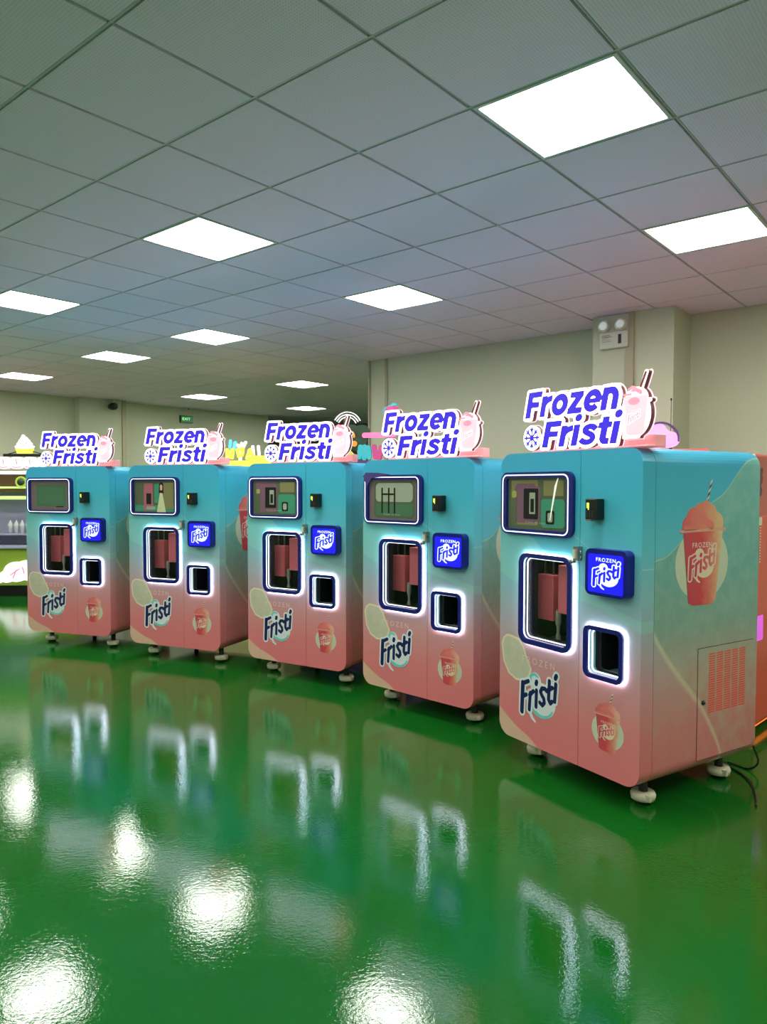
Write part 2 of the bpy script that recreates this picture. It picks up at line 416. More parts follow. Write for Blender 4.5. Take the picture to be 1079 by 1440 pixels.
GLY = {'F': (rc(0, 0, .245, 1)+rc(.1, .79, .68, 1)+rc(.1, .40, .60, .60), .73),
       'r': (rc(0, 0, .235, X)+thick(ell(.50, .34, .38, .335, 185, 92), .215), .53),
       'o': (thick(ell(.37, .39, .255, .285, 0, 360, 32), .235), .79),
       'z': (rc(.03, .59, .60, X)+rc(0, 0, .62, .195)+[[(.0, .17), (.30, .17), (.60, .61), (.31, .61)]], .67),
       'e': (thick(ell(.37, .39, .255, .285, -4, 318, 32), .225)+rc(.16, .31, .70, .45), .77),
       'n': (rc(0, 0, .235, X)+rc(.43, 0, .665, .48)+thick(ell(.315, .40, .235, .275, 180, 0), .225), .72),
       's': (thick(smooth2([(.57, .56), (.47, .645), (.32, .68), (.16, .63), (.15, .52), (.27, .44), (.42, .37), (.51, .27), (.47, .15), (.31, .095), (.15, .125), (.03, .215)]), .19), .66),
       't': (rc(.12, .16, .355, .97)+rc(0, .59, .49, X)+thick(smooth2([(.237, .28), (.24, .17), (.30, .105), (.40, .095), (.48, .10)]), .205), .55),
       'i': (rc(0, 0, .235, X)+[ell(.1175, 1.045, .135, .135, 0, 360, 20)[:-1]], .33)}
def word(body, x0, y0, x1, cap, shear=.20):
    P = []; x = 0
    for ch in body:
        for q in GLY[ch][0]: P.append([(x+a+shear*b, b) for a, b in q])
        x += GLY[ch][1]
    xs = [a for q in P for a, b in q if b < 1.001]; m0_, m1_ = min(xs), max(xs)
    return [[(x0+(a-m0_)/(m1_-m0_)*(x1-x0), y0+b*cap) for a, b in q] for q in P]
# ------------------------------------------------------------------ room frame (ceiling grid of 0.6 m)
GYAW, GX, GY, HC = 0.87355, -0.88551, 2.4243, ZC + 1.4997
cg, sg = math.cos(GYAW), math.sin(GYAW)
def G(i, j, z=0.0): return (GX+.6*(i*cg+j*sg), GY+.6*(i*sg-j*cg), z)
def unG(x, y):
    a, b = (x-GX)/.6, (y-GY)/.6; return a*cg+b*sg, a*sg-b*cg
_c, _s = math.cos(PITCH), math.sin(PITCH)
def proj(p):
    x, y, z = p[0], p[1], p[2]-ZC; d = _c*y+_s*z; return (539.5+FPX*x/d, 720-FPX*(-_s*y+_c*z)/d, d)
def at(px, py, Y):
    X = (px-539.5)/FPX; U = -(py-720)/FPX; r = (X, _c-_s*U, _s+_c*U); k = Y/r[1]; return Vector((r[0]*k, Y, ZC+r[2]*k))
def slab(name, i0, j0, i1, j1, z0, z1, m, kind='structure', parent=None):
    mb = MB(); q = [G(i0, j0), G(i1, j0), G(i1, j1), G(i0, j1)]
    mb.add([(p[0], p[1], z0) for p in q]+[(p[0], p[1], z1) for p in q], [(3, 2, 1, 0), (4, 5, 6, 7)]+[(k, (k+1) % 4, 4+(k+1) % 4, 4+k) for k in range(4)], m)
    o = mb.build(name, parent)
    if kind: o['kind'] = kind
    return o
I0, I1, J0, J1 = -11, 20, -20, 9
slab('floor', I0-.3, J0-.3, I1+.3, J1+.3, -0.12, 0, M['floor'])
slab('wall_right', 9, -6, 9.3, J1, 0, HC+.1, M['wall'])
slab('wall_return', 9.3, -6, I1, -5.7, 0, HC+.1, M['wall'])
slab('wall_left', I0, -16.75, 15.45, -16.45, 0, HC+.1, M['wall'])
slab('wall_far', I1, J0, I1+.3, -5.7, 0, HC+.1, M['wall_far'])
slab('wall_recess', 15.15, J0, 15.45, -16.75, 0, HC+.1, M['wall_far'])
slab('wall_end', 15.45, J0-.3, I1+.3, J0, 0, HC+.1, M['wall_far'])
slab('wall_near', I0-.3, -16.75, I0, J1+.3, 0, HC+.1, M['wall'])
slab('wall_behind', I0, J1, 9.3, J1+.3, 0, HC+.1, M['wall'])
p = slab('wall_pillar', 8.28, -.93, 9, .255, 0, HC, M['wall'])
slab('trim_1', 8.24, -.42, 8.28, -.30, 0, HC, M['trim'])
slab('trim_2', 8.97, -5.56, 9, -5.50, 0, HC, M['trim'])
slab('trim_3', 8.95, -5.98, 9, -5.95, 0, HC, M['trim'])
slab('wall_pilaster', 8.2, -16.45, 9.55, -16.15, 0, HC, M['wall'])
slab('trim_4', 9.50, -16.15, 9.62, -16.10, 0, HC, M['trim'])
# ceiling: dark void, bars and tiles
ceil = slab('ceiling', I0-.3, J0-.3, I1+.3, J1+.3, HC+.05, HC+.15, M['plenum'])
LIGHTS = [(2, 1), (2, -3), (5, 1), (5, -3), (5, -7), (2, -7), (5, -10), (5, -14), (10, -14), (10, -10), (14, -14)]
HIDDEN = [(-2, 1), (-2, -3), (-2, -7), (2, 5), (5, 5), (-2, 5), (-6, 1), (-6, -3), (-6, 5), (-6, -7), (2, -10), (-2, -11), (-6, -11), (2, -14), (14, -10)]
allcells = [(i, j) for i in range(I0, I1) for j in range(J0, J1) if not (i >= 9 and j >= -6) and not (i < 15.4 and j < -17)]
def area(i, j):
    P = [G(i, j, HC), G(i+1, j, HC), G(i+1, j+1, HC), G(i, j+1, HC)]; q = [proj(p) for p in P]
    if min(a[2] for a in q) < 0.1: return 0
    if not any(-20 < a[0] < 1100 and -20 < a[1] < 700 for a in q): return 0
    return abs(sum(q[k][0]*q[(k+1) % 4][1]-q[(k+1) % 4][0]*q[k][1] for k in range(4)))/2
tiles = [c for c in allcells if c not in LIGHTS and c not in HIDDEN]
tiles.sort(key=lambda c: -area(*c))
tm = MB(); e = .2905; tm.box((-e, -e, 0), (e, e, .02), M['tile']); tme = tm.mesh('ceiling_tile')
rest = MB()
for k, (i, j) in enumerate(tiles):
    p = G(i+.5, j+.5, HC)
    if k < 300 and area(i, j) > 0:
        o = bpy.data.objects.new('ceiling_tile', tme); C.objects.link(o); o.parent = ceil; o.location = p; o.rotation_euler.z = GYAW
    else:
        def T(q): return (p[0]+q[0]*cg+q[1]*sg, p[1]+q[0]*sg-q[1]*cg, HC+q[2])
        rest.box((-e, -e, 0), (e, e, .02), M['tile'], T)
o = rest.build('ceiling_tile', ceil); o['kind'] = 'stuff'
for i in range(I0, I1+1):
    slab('grid_bar', i-.0085, J0 if i > 15 else -16.45, i+.0085, -6 if i > 9 else J1, HC+.003, HC+.045, M['bar'], None, ceil)
for j in range(J0, J1+1):
    slab('grid_bar', I0 if j >= -16 else 15.45, j-.006, I1 if j <= -6 else 9, j+.006, HC+.005, HC+.045, M['bar'], None, ceil)
LL = {(2, 1): 'largest square ceiling light, top right, nearest to the camera', (2, -3): 'square ceiling light left of centre, above the second and third machines',
      (5, 1): 'square ceiling light nearest the right edge, above the wall pillar side', (5, -3): 'square ceiling light at the centre, above the gap of third and fourth machines',
      (5, -7): 'square ceiling light halfway back, left of the centre one', (2, -7): 'square ceiling light cut by the left edge of the view',
      (5, -10): 'thin looking ceiling light above the leftmost machine, toward the rear wall', (5, -14): 'farthest ceiling light at the left edge, near the rear wall',
      (10, -14): 'small distant ceiling light above the green exit sign', (10, -10): 'small distant ceiling light left of the white wall corner camera',
      (14, -14): 'smallest farthest ceiling light, just above the third machine sign'}
fm = MB()
for a in ((-.293, -.293, .293, -.277), (-.293, .277, .293, .293), (-.293, -.277, -.277, .277), (.277, -.277, .293, .277)):
    fm.box((a[0], a[1], -.002), (a[2], a[3], .03), M['lamp_frame'])
fme = fm.mesh('lamp_frame'); dme = MB().box((-.277, -.277, .004), (.277, .277, .028), M['lamp']).mesh('diffuser')
for c in LIGHTS+HIDDEN:
    t = empty('ceiling_light', G(c[0]+.5, c[1]+.5, HC), GYAW)
    if c in LL: tag(t, LL[c], 'light', 'square ceiling lights in view')
    else: tag(t, 'square ceiling light outside the photographed part of the room', 'light', 'ceiling lights out of view')
    for nm, me in (('lamp_frame', fme), ('diffuser', dme)):
        o = bpy.data.objects.new(nm, me); C.objects.link(o); o.parent = t
# ------------------------------------------------------------------ the slush vending machine
W, D, H0, H1, SU = .905, .85, .119, 1.594, .556
STROKES = [[(0.182, 0.425), (0.176, 0.277)], [(0.182, 0.422), (0.222, 0.442)], [(0.180, 0.354), (0.208, 0.370)], [(0.237, 0.385), (0.230, 0.299)],
    [(0.232, 0.373), (0.259, 0.399)], [(0.281, 0.408), (0.278, 0.325)], [(0.2815, 0.452), (0.278, 0.440)],
    [(0.341, 0.430), (0.320, 0.428), (0.309, 0.408), (0.319, 0.392), (0.333, 0.379), (0.336, 0.359), (0.322, 0.343), (0.305, 0.353)],
    [(0.370, 0.475), (0.365, 0.383), (0.377, 0.367), (0.388, 0.378)], [(0.350, 0.421), (0.390, 0.447)], [(0.413, 0.469), (0.406, 0.383)], [(0.416, 0.510), (0.410, 0.497)]]
def logo_shapes():
    L = Ras(.13, .20, .46, .56, .0015)
    for k, s_ in enumerate(STROKES): L.stroke(s_, .0135 if k == 0 else (.0115 if k in (6, 11) else .0108))
    letters = L.cont(0)
    O = Ras(.13, .20, .46, .56, .0015); O.D = L.D-.011
    outline = O.cont(0)
    Wt = Ras(.13, .20, .46, .56, .0015).disc(.268, .452, .044).disc(.318, .365, .094, .088).stroke([(.225, .30), (.25, .262), (.272, .248)], .012, .006)
    white = Wt.cont(0)
    A = Ras(.13, .20, .46, .56, .0015)
    A.stroke([(.318+.082*math.cos(math.radians(t)), .362+.078*math.sin(math.radians(t))) for t in range(205, 335, 8)], .012, .005)
    A.stroke([(.265+.030*math.cos(math.radians(t)), .455+.030*math.sin(math.radians(t))) for t in range(40, 200, 10)], .006, .009)
    return dict(letters=letters, outline=outline, white=white, aqua=A.cont(0))
LOGO = logo_shapes()
def put_logo(mb, ox, oy, sx, sy, T, h, mats, dh=.0004):
    """logo local box .165-.42 x .24-.51 mapped to start at ox, oy with scale"""
    f = lambda L: [[(ox+(x-.165)*sx, oy+(y-.24)*sy) for x, y in l] for l in L]
    for k, key in enumerate(('white', 'aqua', 'outline', 'letters')):
        if mats.get(key): mb.prism(f(LOGO[key]), T, None, h+k*dh, mats[key])
def grad_mat(name, cols, x0, x1, axis=0):
    m = mat(name, (200, 100, 100), 0.35); k = NT(m); tc = k.n('ShaderNodeTexCoord'); sp = k.n('ShaderNodeSeparateXYZ'); k.l(tc.outputs['Object'], sp.inputs[0])
    f = k.math('DIVIDE', k.math('SUBTRACT', sp.outputs[axis], x0), x1-x0)
    nz = k.math('MULTIPLY_ADD', k.noise(tc.outputs['Object'], 30, 4), 0.3, -0.15)
    c = k.ramp(k.math('ADD', f, nz), [(p, lin(q)) for p, q in cols]); k.l(c, k.b.inputs['Base Color']); return m
CUPCOL = [(0.0, (196, 74, 92)), (0.45, (212, 66, 76)), (0.72, (222, 130, 110)), (1.0, (222, 200, 150))]
def cup_shapes():
    """unit cup print, width about .33, height .57: origin at cup bottom centre"""
    S = {}
    S['disc'] = Ras(-.23, -.05, .23, .40, .003).disc(0, .190, .192, .168).cont(0)
    S['body'] = Ras(-.2, -.05, .2, .40, .003).poly([(-.100, .012), (-.06, 0), (.06, -.002), (.098, .012), (.148, .335), (-.142, .335)]).cont(-.001)
    f = Ras(-.2, .2, .2, .56, .003)
    for x, y, r in ((-.10, .36, .05), (-.07, .395, .05), (-.02, .42, .045), (.05, .41, .05), (.1, .37, .05), (.0, .37, .07), (.02, .445, .03)): f.disc(x, y, r)
    S['froth'] = f.inter(Ras(-.2, .2, .2, .56, .003).poly([(-.19, .335), (.19, .335), (.19, .55), (-.19, .55)])).cont(0)
    g = Ras(-.2, .2, .2, .56, .003)
    g.stroke([(-.08, .39), (-.03, .41), (.02, .38), (.06, .36)], .012, .02).stroke([(-.13, .35), (-.05, .352)], .01)
    S['froth2'] = g.cont(0)
    S['rim'] = Ras(-.2, .2, .2, .56, .003).stroke([(-.160, .338), (.160, .342)], .007).cont(0)
    return S
CUP = cup_shapes()
def put_cup(mb, cx, y0, s, T, h, body_m, froth_m, disc=True, dh=.0005):
    f = lambda L: [[(cx+x*s, y0+y*s) for x, y in l] for l in L]
    if disc: mb.prism(f(CUP['disc']), T, None, h, M['disc'])
    # straw: striped
    n = 7; a = (.02, .44); b = (.058, .565); wd = .009
    for i in range(n):
        t0, t1 = i/n, (i+1)/n; q = [(a[0]+(b[0]-a[0])*t, a[1]+(b[1]-a[1])*t) for t in (t0, t1)]
        sl = .008
        mb.add([T(cx+(q[0][0]-wd)*s, y0+(q[0][1]-sl)*s, h+dh), T(cx+(q[0][0]+wd)*s, y0+(q[0][1]+sl)*s, h+dh), T(cx+(q[1][0]+wd)*s, y0+(q[1][1]+sl)*s, h+dh), T(cx+(q[1][0]-wd)*s, y0+(q[1][1]-sl)*s, h+dh)],
               [(0, 1, 2, 3)], M['straw_dark'] if i % 2 else M['straw_white'])
    mb.prism(f(CUP['body']), T, None, h+2*dh, body_m); mb.prism(f(CUP['froth']), T, None, h+2*dh, froth_m)
    mb.prism(f(CUP['froth2']), T, None, h+3*dh, M['froth_pink']); mb.prism(f(CUP['rim']), T, None, h+3*dh, M['rim'])
    text_flat(mb, 'FROZEN', cx-.075*s, y0+.262*s, cx+.065*s, y0+.285*s, T, h+3*dh, M['text_pale'], offset=.015, space=1.25)
    put_logo(mb, cx-.10*s, y0+.10*s, .74*s, .62*s, T, h+3*dh, dict(white=M['cream_rind'], outline=M['text_pale'], letters=body_m))
M['froth_pink'] = mat('pink froth print', (226, 120, 110), 0.35); M['rim'] = mat('pale rim print', (222, 160, 140), 0.35)
M['cup_side'] = grad_mat('red cup print side', CUPCOL, .27, .56, 1); M['froth_side'] = grad_mat('froth print side', [(0, (214, 96, 104)), (.5, (226, 130, 110)), (1, (216, 196, 140))], .25, .58, 1)
M['cup_front'] = grad_mat('red cup print front', CUPCOL, .665, .80, 0); M['froth_front'] = grad_mat('froth print front', [(0, (214, 96, 104)), (.5, (226, 120, 115)), (1, (230, 190, 165))], .655, .81, 0)
M['cup_sign'] = mat('backlit pink cup print', (255, 180, 192), .4, emit=(255, 172, 186), es=.95)
M['cup_sign2'] = mat('backlit deep pink print', (245, 130, 150), .4, emit=(250, 140, 160), es=.85)
def machine():
    t = empty('slush_vending_machine', (0, 0, 0))
    # body: hollow rounded shell behind the doors
    mb = MB(); R = .075
    YT = lambda a, b, h: (a, h, b)
    mb.prism([rrect(0, H0, W, H1, R), rrect(.02, H0+.02, W-.02, H1-.02, R-.02)], YT, .0845, .83, M['wrap_side'])
    mb.prism([rrect(0, H0, W, H1, R)], YT, .83, .85, M['wrap_side'])
    body = bevel(mb.build('body', t), .006, 2)
    # doors with window openings
    d = MB(); d.prism([rrect(0, H0, SU-.0015, H1, R, corners=(1, 0, 0, 1)), rrect(.189, .66, .501, 1.072, .035)], FT, -.082, 0, M['wrap_front'])
    dl = bevel(d.build('door', t), .003, 2)
    d = MB(); d.prism([rrect(SU+.0015, H0, W, H1, R, corners=(0, 1, 1, 0)), rrect(.622, .578, .808, .779, .025)], FT, -.082, 0, M['wrap_front'])
    dr = bevel(d.build('door', t), .003, 2)
    MB().box((.02, .0835, H0+.02), (W-.02, .0842, H1-.02), M['gasket']) # (kept slim: the seam is open)
    # window frames and light strips
    fr = MB(); fr.prism([rrect(.166, .636, .526, 1.093, .055), rrect(.190, .661, .500, 1.071, .034)], FT, .010, .024, M['navy'])
    bevel(fr.build('window_frame', dl), .003, 2)
    MB().prism([rrect(.162, .632, .530, 1.097, .058), rrect(.178, .648, .514, 1.083, .044)], FT, .0005, .010, M['led']).build('light_strip', dl)
    MB().prism([rrect(.1935, .6645, .4965, 1.0675, .031), rrect(.1975, .6685, .4925, 1.0635, .029)], FT, -.014, -.009, M['led_inner']).build('light_strip', dl)
    MB().prism([rrect(.1895, .6605, .5005, 1.0715, .034)], FT, None, -.019, M['glass']).build('window_glass', dl)
    MB().prism([rrect(.1892, .6602, .5008, 1.0718, .035), rrect(.194, .665, .496, 1.067, .031)], FT, -.082, -.0015, M['dark']).build('gasket', dl)
    fr = MB(); fr.prism([rrect(.602, .559, .828, .798, .036), rrect(.623, .579, .807, .778, .020)], FT, .010, .024, M['navy'])
    bevel(fr.build('window_frame', dr), .003, 2)
    MB().prism([rrect(.598, .555, .832, .802, .039), rrect(.612, .568, .818, .789, .028)], FT, .0005, .010, M['led']).build('light_strip', dr)
    MB().prism([rrect(.6255, .5815, .8045, .7755, .022), rrect(.630, .586, .800, .771, .020)], FT, -.014, -.009, M['led_inner']).build('light_strip', dr)
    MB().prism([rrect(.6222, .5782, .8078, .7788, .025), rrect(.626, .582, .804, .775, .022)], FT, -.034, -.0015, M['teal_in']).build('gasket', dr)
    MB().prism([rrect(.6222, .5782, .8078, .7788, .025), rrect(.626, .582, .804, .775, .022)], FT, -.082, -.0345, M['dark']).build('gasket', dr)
    # main bay: dark lining, dispensers, rods, nozzle and tray
    b = MB(); x0, x1, z0, z1, y1 = .03, .545, .58, 1.16, .50
    b.box((x0, .084, z0-.01), (x1, y1, z0), M['dark']); b.box((x0, .084, z1), (x1, y1, z1+.01), M['dark'])
    b.box((x0-.01, .084, z0), (x0, y1, z1), M['dark']); b.box((x1, .084, z0), (x1+.005, y1, z1), M['dark']); b.box((x0, y1, z0), (x1, y1+.01, z1), M['dark'])
    bay = b.build('dispensing_bay', t)
    MB().box((.14, .11, 1.150), (.50, .14, 1.158), M['bay_fill']).build('bay_fill', bay)  # glowing strip added to brighten the bay interior, no such source seen
    bevel(MB().box((.135, .14, .735), (.245, .195, .970), M['pink_in']).build('cup_dispenser', bay), .004)
    bevel(MB().box((.325, .095, .795), (.450, .20, 1.035), M['pink_in']).build('cup_dispenser', bay), .004)
    for x, y, z in ((.16, .17, .970), (.22, .17, .970), (.35, .15, 1.035), (.42, .15, 1.035)): MB().box((x-.005, y-.004, z), (x+.005, y+.004, 1.16), M['steel']).build('rail', bay)
    nz = MB(); nz.lathe((.275, .15, 0), [(.008, .80), (.014, .79), (.015, .73), (.009, .71), (.008, .68), (.014, .665), (.013, .59), (.02, .58)], M['nozzle'], 14)
    nz.build('nozzle', bay)
    tr = MB(); tr.lathe((.22, .26, 0), [(.075, .58), (.085, .60), (.085, .625), (.07, .63)], M['steel'], 20); tr.build('turntable', bay)
    # pickup bay
    b = MB(); x0, x1, z0, z1, y1 = .606, .824, .562, .795, .32
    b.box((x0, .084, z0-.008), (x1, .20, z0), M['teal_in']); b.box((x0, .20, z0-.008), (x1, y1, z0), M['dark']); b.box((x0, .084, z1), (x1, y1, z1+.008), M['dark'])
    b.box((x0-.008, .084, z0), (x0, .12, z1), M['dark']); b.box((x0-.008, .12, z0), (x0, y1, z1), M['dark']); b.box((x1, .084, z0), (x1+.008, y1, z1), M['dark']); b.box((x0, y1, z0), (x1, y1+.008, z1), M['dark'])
    bay2 = b.build('pickup_bay', t)
    MB().prism([rrect(.6265, .5825, .8035, .7745, .016), rrect(.631, .587, .799, .770, .012)], FT, -.070, -.064, M['steel']).build('inner_frame', bay2)
    # touchscreen
    s = MB(); s.prism([rrect(.024, 1.183, .526, 1.498, .045), rrect(.066, 1.212, .484, 1.467, .012)], FT, .0005, .020, M['navy'])
    ts = bevel(s.build('touchscreen', t), .004, 2)
    MB().prism([rrect(.036, 1.193, .500, 1.486, .034), rrect(.0415, 1.1985, .4945, 1.4805, .029)], FT, .020, .022, M['led_thin']).build('light_line', ts)
    # card reader
    s = MB(); s.box((.631, -.050, 1.278), (.700, -.0005, 1.372), M['black'])
    cr = bevel(s.build('card_reader', t), .004)
    k = MB(); k.box((.640, -.0508, 1.330), (.655, -.0500, 1.354), M['glyph']); k.box((.648, -.0508, 1.322), (.654, -.0500, 1.330), M['glyph'])
    for a in range(4):
        for c in range(3): k.box((.640+.016*c, -.0506, 1.292+.007*a), (.644+.016*c, -.0500, 1.2935+.007*a), M['steel'])
    k.build('keypad', cr)
    MB().box((.640, -.058, 1.272), (.675, -.040, 1.279), M['steel']).build('card_slot', cr)
    # illuminated square sign
    bx = MB(); bx.prism([rrect(.636, .943, .868, 1.150, .03)], FT, .0005, .050, M['panel_navy'])
    lb = bevel(bx.build('light_box', t), .008, 3, 50)
    MB().prism([rrect(.654, .957, .850, 1.128, .012)], FT, .0495, .0512, M['panel_blue']).build('lit_panel', lb)
    k = MB(); text_flat(k, 'FROZEN', .700, 1.096, .810, 1.113, FT, .0516, M['panel_white'], offset=.02, space=1.2)
    put_logo(k, .682, .972, .58, .46, FT, .0516, dict(white=M['panel_white'], outline=M['panel_white'], letters=M['panel_blue'])); k.build('lettering', lb)
    # hasp lock on the seam
    k = MB(); k.box((.544, -.030, 1.085), (.572, -.0005, 1.150), M['steel']); k.box((.548, -.040, 1.095), (.562, -.030, 1.135), M['cream_plastic'])
    k.lathe((.553, -.048, 1.082), [(.011, -.006), (.012, 0), (.011, .014)], M['steel'], 12, 'y'); k.tube([(.572, -.02, 1.12), (.585, -.03, 1.13), (.590, -.03, 1.10), (.580, -.03, 1.075)], .004, M['steel'])
    k.build('hasp_lock', t)
    # front prints
    lm = Ras(0, .38, .3, .70, .002).poly([(.016, .60), (.03, .635), (.060, .654), (.10, .652), (.15, .645), (.185, .61), (.205, .565), (.242, .505), (.222, .455), (.195, .435), (.13, .428), (.07, .452), (.03, .51)])
    k = MB(); k.prism(lm.cont(.002), FT, None, .0006, M['cream_rind']); k.prism(lm.cont(-.009), FT, None, .001, M['lime']); k.build('lime_print', dl)
    k = MB(); text_flat(k, 'FROZEN', .178, .533, .402, .566, FT, .0014, M['text_pale'], offset=-.008, space=1.45)
    text_k = k; put_logo(k, .165, .24, 1, 1, FT, .0014, dict(white=M['logo_white'], aqua=M['aqua'], outline=M['logo_white'], letters=M['logo_navy'])); k.build('logo_print', dl)
    k = MB(); put_cup(k, .731, .238, .475, FT, .0006, M['cup_front'], M['froth_front']); k.build('cup_print', dr)
    # right side: print, service panel with slotted vent, lock, seam
    ST = lambda a, b, h: (W+h, a, b)
    k = MB(); put_cup(k, .412, .890, 1.0, ST, .0006, M['cup_side'], M['froth_side']); k.build('cup_print', body)
    k = MB(); k.prism([rrect(.388, .172, .818, .692, .002), rrect(.391, .175, .815, .689, .001)], ST, None, .0008, M['gasket']); k.prism([rrect(.3915, .1755, .8145, .6885, .002)], ST, .0002, .003, M['wrap_side'])
    ap = k.build('service_panel', body)
    k = MB()
    for c in range(5):
        for r_ in range(26):
            y = .470+c*.0585; z = .384+r_*.0108
            k.box((W+.003, y, z), (W+.0036, y+.047, z+.0056), M['slot'])
    o = k.build('vent_slot', ap); o['kind'] = 'stuff'
    MB().lathe((W+.003, .428, .439), [(.011, 0), (.012, .004), (.006, .005), (.005, .012)], M['black'], 14, 'x').build('cam_lock', ap)
    # casters with levelling cups
    for x, y in ((.12, .16), (.80, .16), (.12, .72), (.80, .72)):
        k = MB(); k.lathe((x, y, 0), [(.022, .045), (.020, .06), (.020, H0+.003)], M['black'], 14)
        c = k.build('caster', t)
        k = MB(); k.lathe((x, y, 0), [(.030, .016), (.052, .018), (.056, .040), (.050, .052), (.024, .054)], M['cream_plastic'], 22); k.box((x+.035, y-.034, .026), (x+.064, y-.022, .052), M['cream_plastic']); k.build('levelling_cup', c)
        k = MB(); k.lathe((x, y, 0), [(.030, .0), (.034, .006), (.034, .018), (.026, .022)], M['black'], 18); k.build('wheel', c)
    # sign on top
    R0 = Ras(.13, 1.56, 1.0, 1.96, .002)
    for q in word('Frozen', .186, 1.767, .776, .125)+word('Fristi', .306, 1.617, .790, .122): R0.poly(q)
    plate = Ras(.13, 1.56, 1.0, 1.96, .002); plate.D = R0.D-.0150; plate.disc(.234, 1.668, .060, .062)
    RC = Ras(.13, 1.56, 1.0, 1.96, .002).disc(.862, 1.735, .078, .098).disc(.866, 1.80, .060, .05).poly([(.796, 1.632), (.884, 1.632), (.925, 1.79), (.796, 1.80)]).stroke([(.890, 1.84), (.916, 1.908)], .009).disc(.936, 1.79, .009)
    allp = Ras(.13, 1.56, 1.0, 1.96, .002); allp.D = np.minimum(plate.D, RC.D)
    k = MB(); k.prism(allp.cont(0, .0007), FT, -.024, -.002, M['maroon']); k.prism(allp.cont(.004, .0007), FT, -.028, -.024, M['sign_rim'])
    sb = k.build('sign_board', t)
    k = MB(); k.prism(plate.cont(0, .0007), FT, -.002, .003, M['sign_white']); k.build('backlit_plate', sb)
    k = MB()
    k.prism(R0.cont(.0016, .0004, 1), FT, None, .0042, M['sign_blue'])
    k.build('lettering', sb)
    sf = Ras(.17, 1.59, .31, 1.74, .001)
    cx, cy = .234, 1.668
    for a in range(8):
        an = a*math.pi/4+math.pi/2; dx, dy = math.cos(an), math.sin(an); L_ = .050
        sf.stroke([(cx, cy), (cx+dx*L_, cy+dy*L_)], .0046)
        for bb in (.032,):
            for sgn in (-1, 1):
                a2 = an+sgn*.75; sf.stroke([(cx+dx*bb, cy+dy*bb), (cx+dx*bb+math.cos(a2)*.014, cy+dy*bb+math.sin(a2)*.017)], .0038)
    sf.disc(cx, cy, .011)
    MB().prism(sf.cont(0), FT, None, .0042, M['sign_blue']).build('snowflake', sb)
    k = MB(); k.prism(RC.cont(0, .0007), FT, -.002, .0025, M['sign_cup_glow'])
    f = lambda L: [[(.862+x*.50*.92, 1.645+y*.50) for x, y in l] for l in L]
    k.prism(f(CUP['body']), FT, None, .0030, M['cup_sign']); k.prism(f(CUP['froth2']), FT, None, .0034, M['cup_sign2'])
    k.prism(Ras(.8, 1.7, .95, 1.9, .002).disc(.855, 1.79, .030, .016).disc(.862, 1.835, .025, .006).cont(0), FT, None, .0034, M['cup_sign2'])
    put_logo(k, .825, 1.690, .24, .22, FT, .0034, dict(outline=M['sign_cup_glow'], letters=M['cup_sign2']))
    k.prism(Ras(.8, 1.8, .97, 1.96, .001).stroke([(.890, 1.85), (.914, 1.905)], .0055).cont(0), FT, None, .0034, M['maroon'])
    k.build('cup_panel', sb)
    k = MB(); k.box((.255, .048, H1), (.93, .115, H1+.055), M['sign_pink']); k.box((.225, .005, H1), (.93, .048, H1+.010), M['sign_pink']); bevel(k.build('sign_base', t), .004)
    return t
M['sign_cup_glow'] = mat('backlit pale pink acrylic', (255, 235, 238), .4, emit=(255, 232, 236), es=1.7)
MACH = [(-3.214, 6.559, -0.326), (-2.119, 6.069, -0.404), (-1.034, 5.545, -0.549), (-0.135, 4.822, -0.757), (0.62, 3.851, -1.018)]
MLAB = ['leftmost and farthest pastel slush vending machine, dull green screen in a grey border',
        'second pastel slush machine from left, its screen showing a woman in a pale dress',
        'middle pastel slush machine of the row of five, screen with a purple framed picture',
        'fourth pastel slush machine from left, screen film peeling at its top left corner',
        'nearest and largest pastel slush vending machine with its vented right side in full view']
m0 = machine(); roots = []
bpy.context.view_layer.update()
for n, (x, y, a) in enumerate(MACH):
    r = m0 if n == 0 else copy_tree(m0)
    r.location = (x, y, 0); r.rotation_euler.z = a; tag(r, MLAB[n], 'vending machine', 'row of five pastel slush vending machines'); roots.append(r)
def scr_m(name, c, es=.10):
    return mat(name, c, .08, emit=c, es=es)
SC = {k: scr_m('screen '+k, v) for k, v in dict(grey=(112, 98, 98), green=(72, 110, 84), olive=(84, 96, 74), purple=(120, 86, 104), dark=(26, 26, 28), teal=(64, 140, 112), yellow=(150, 160, 84), pink=(170, 96, 110), pale=(196, 204, 160), khaki=(126, 124, 84), mist=(150, 160, 140), hair=(50, 34, 34), skin=(205, 170, 150)).items()}
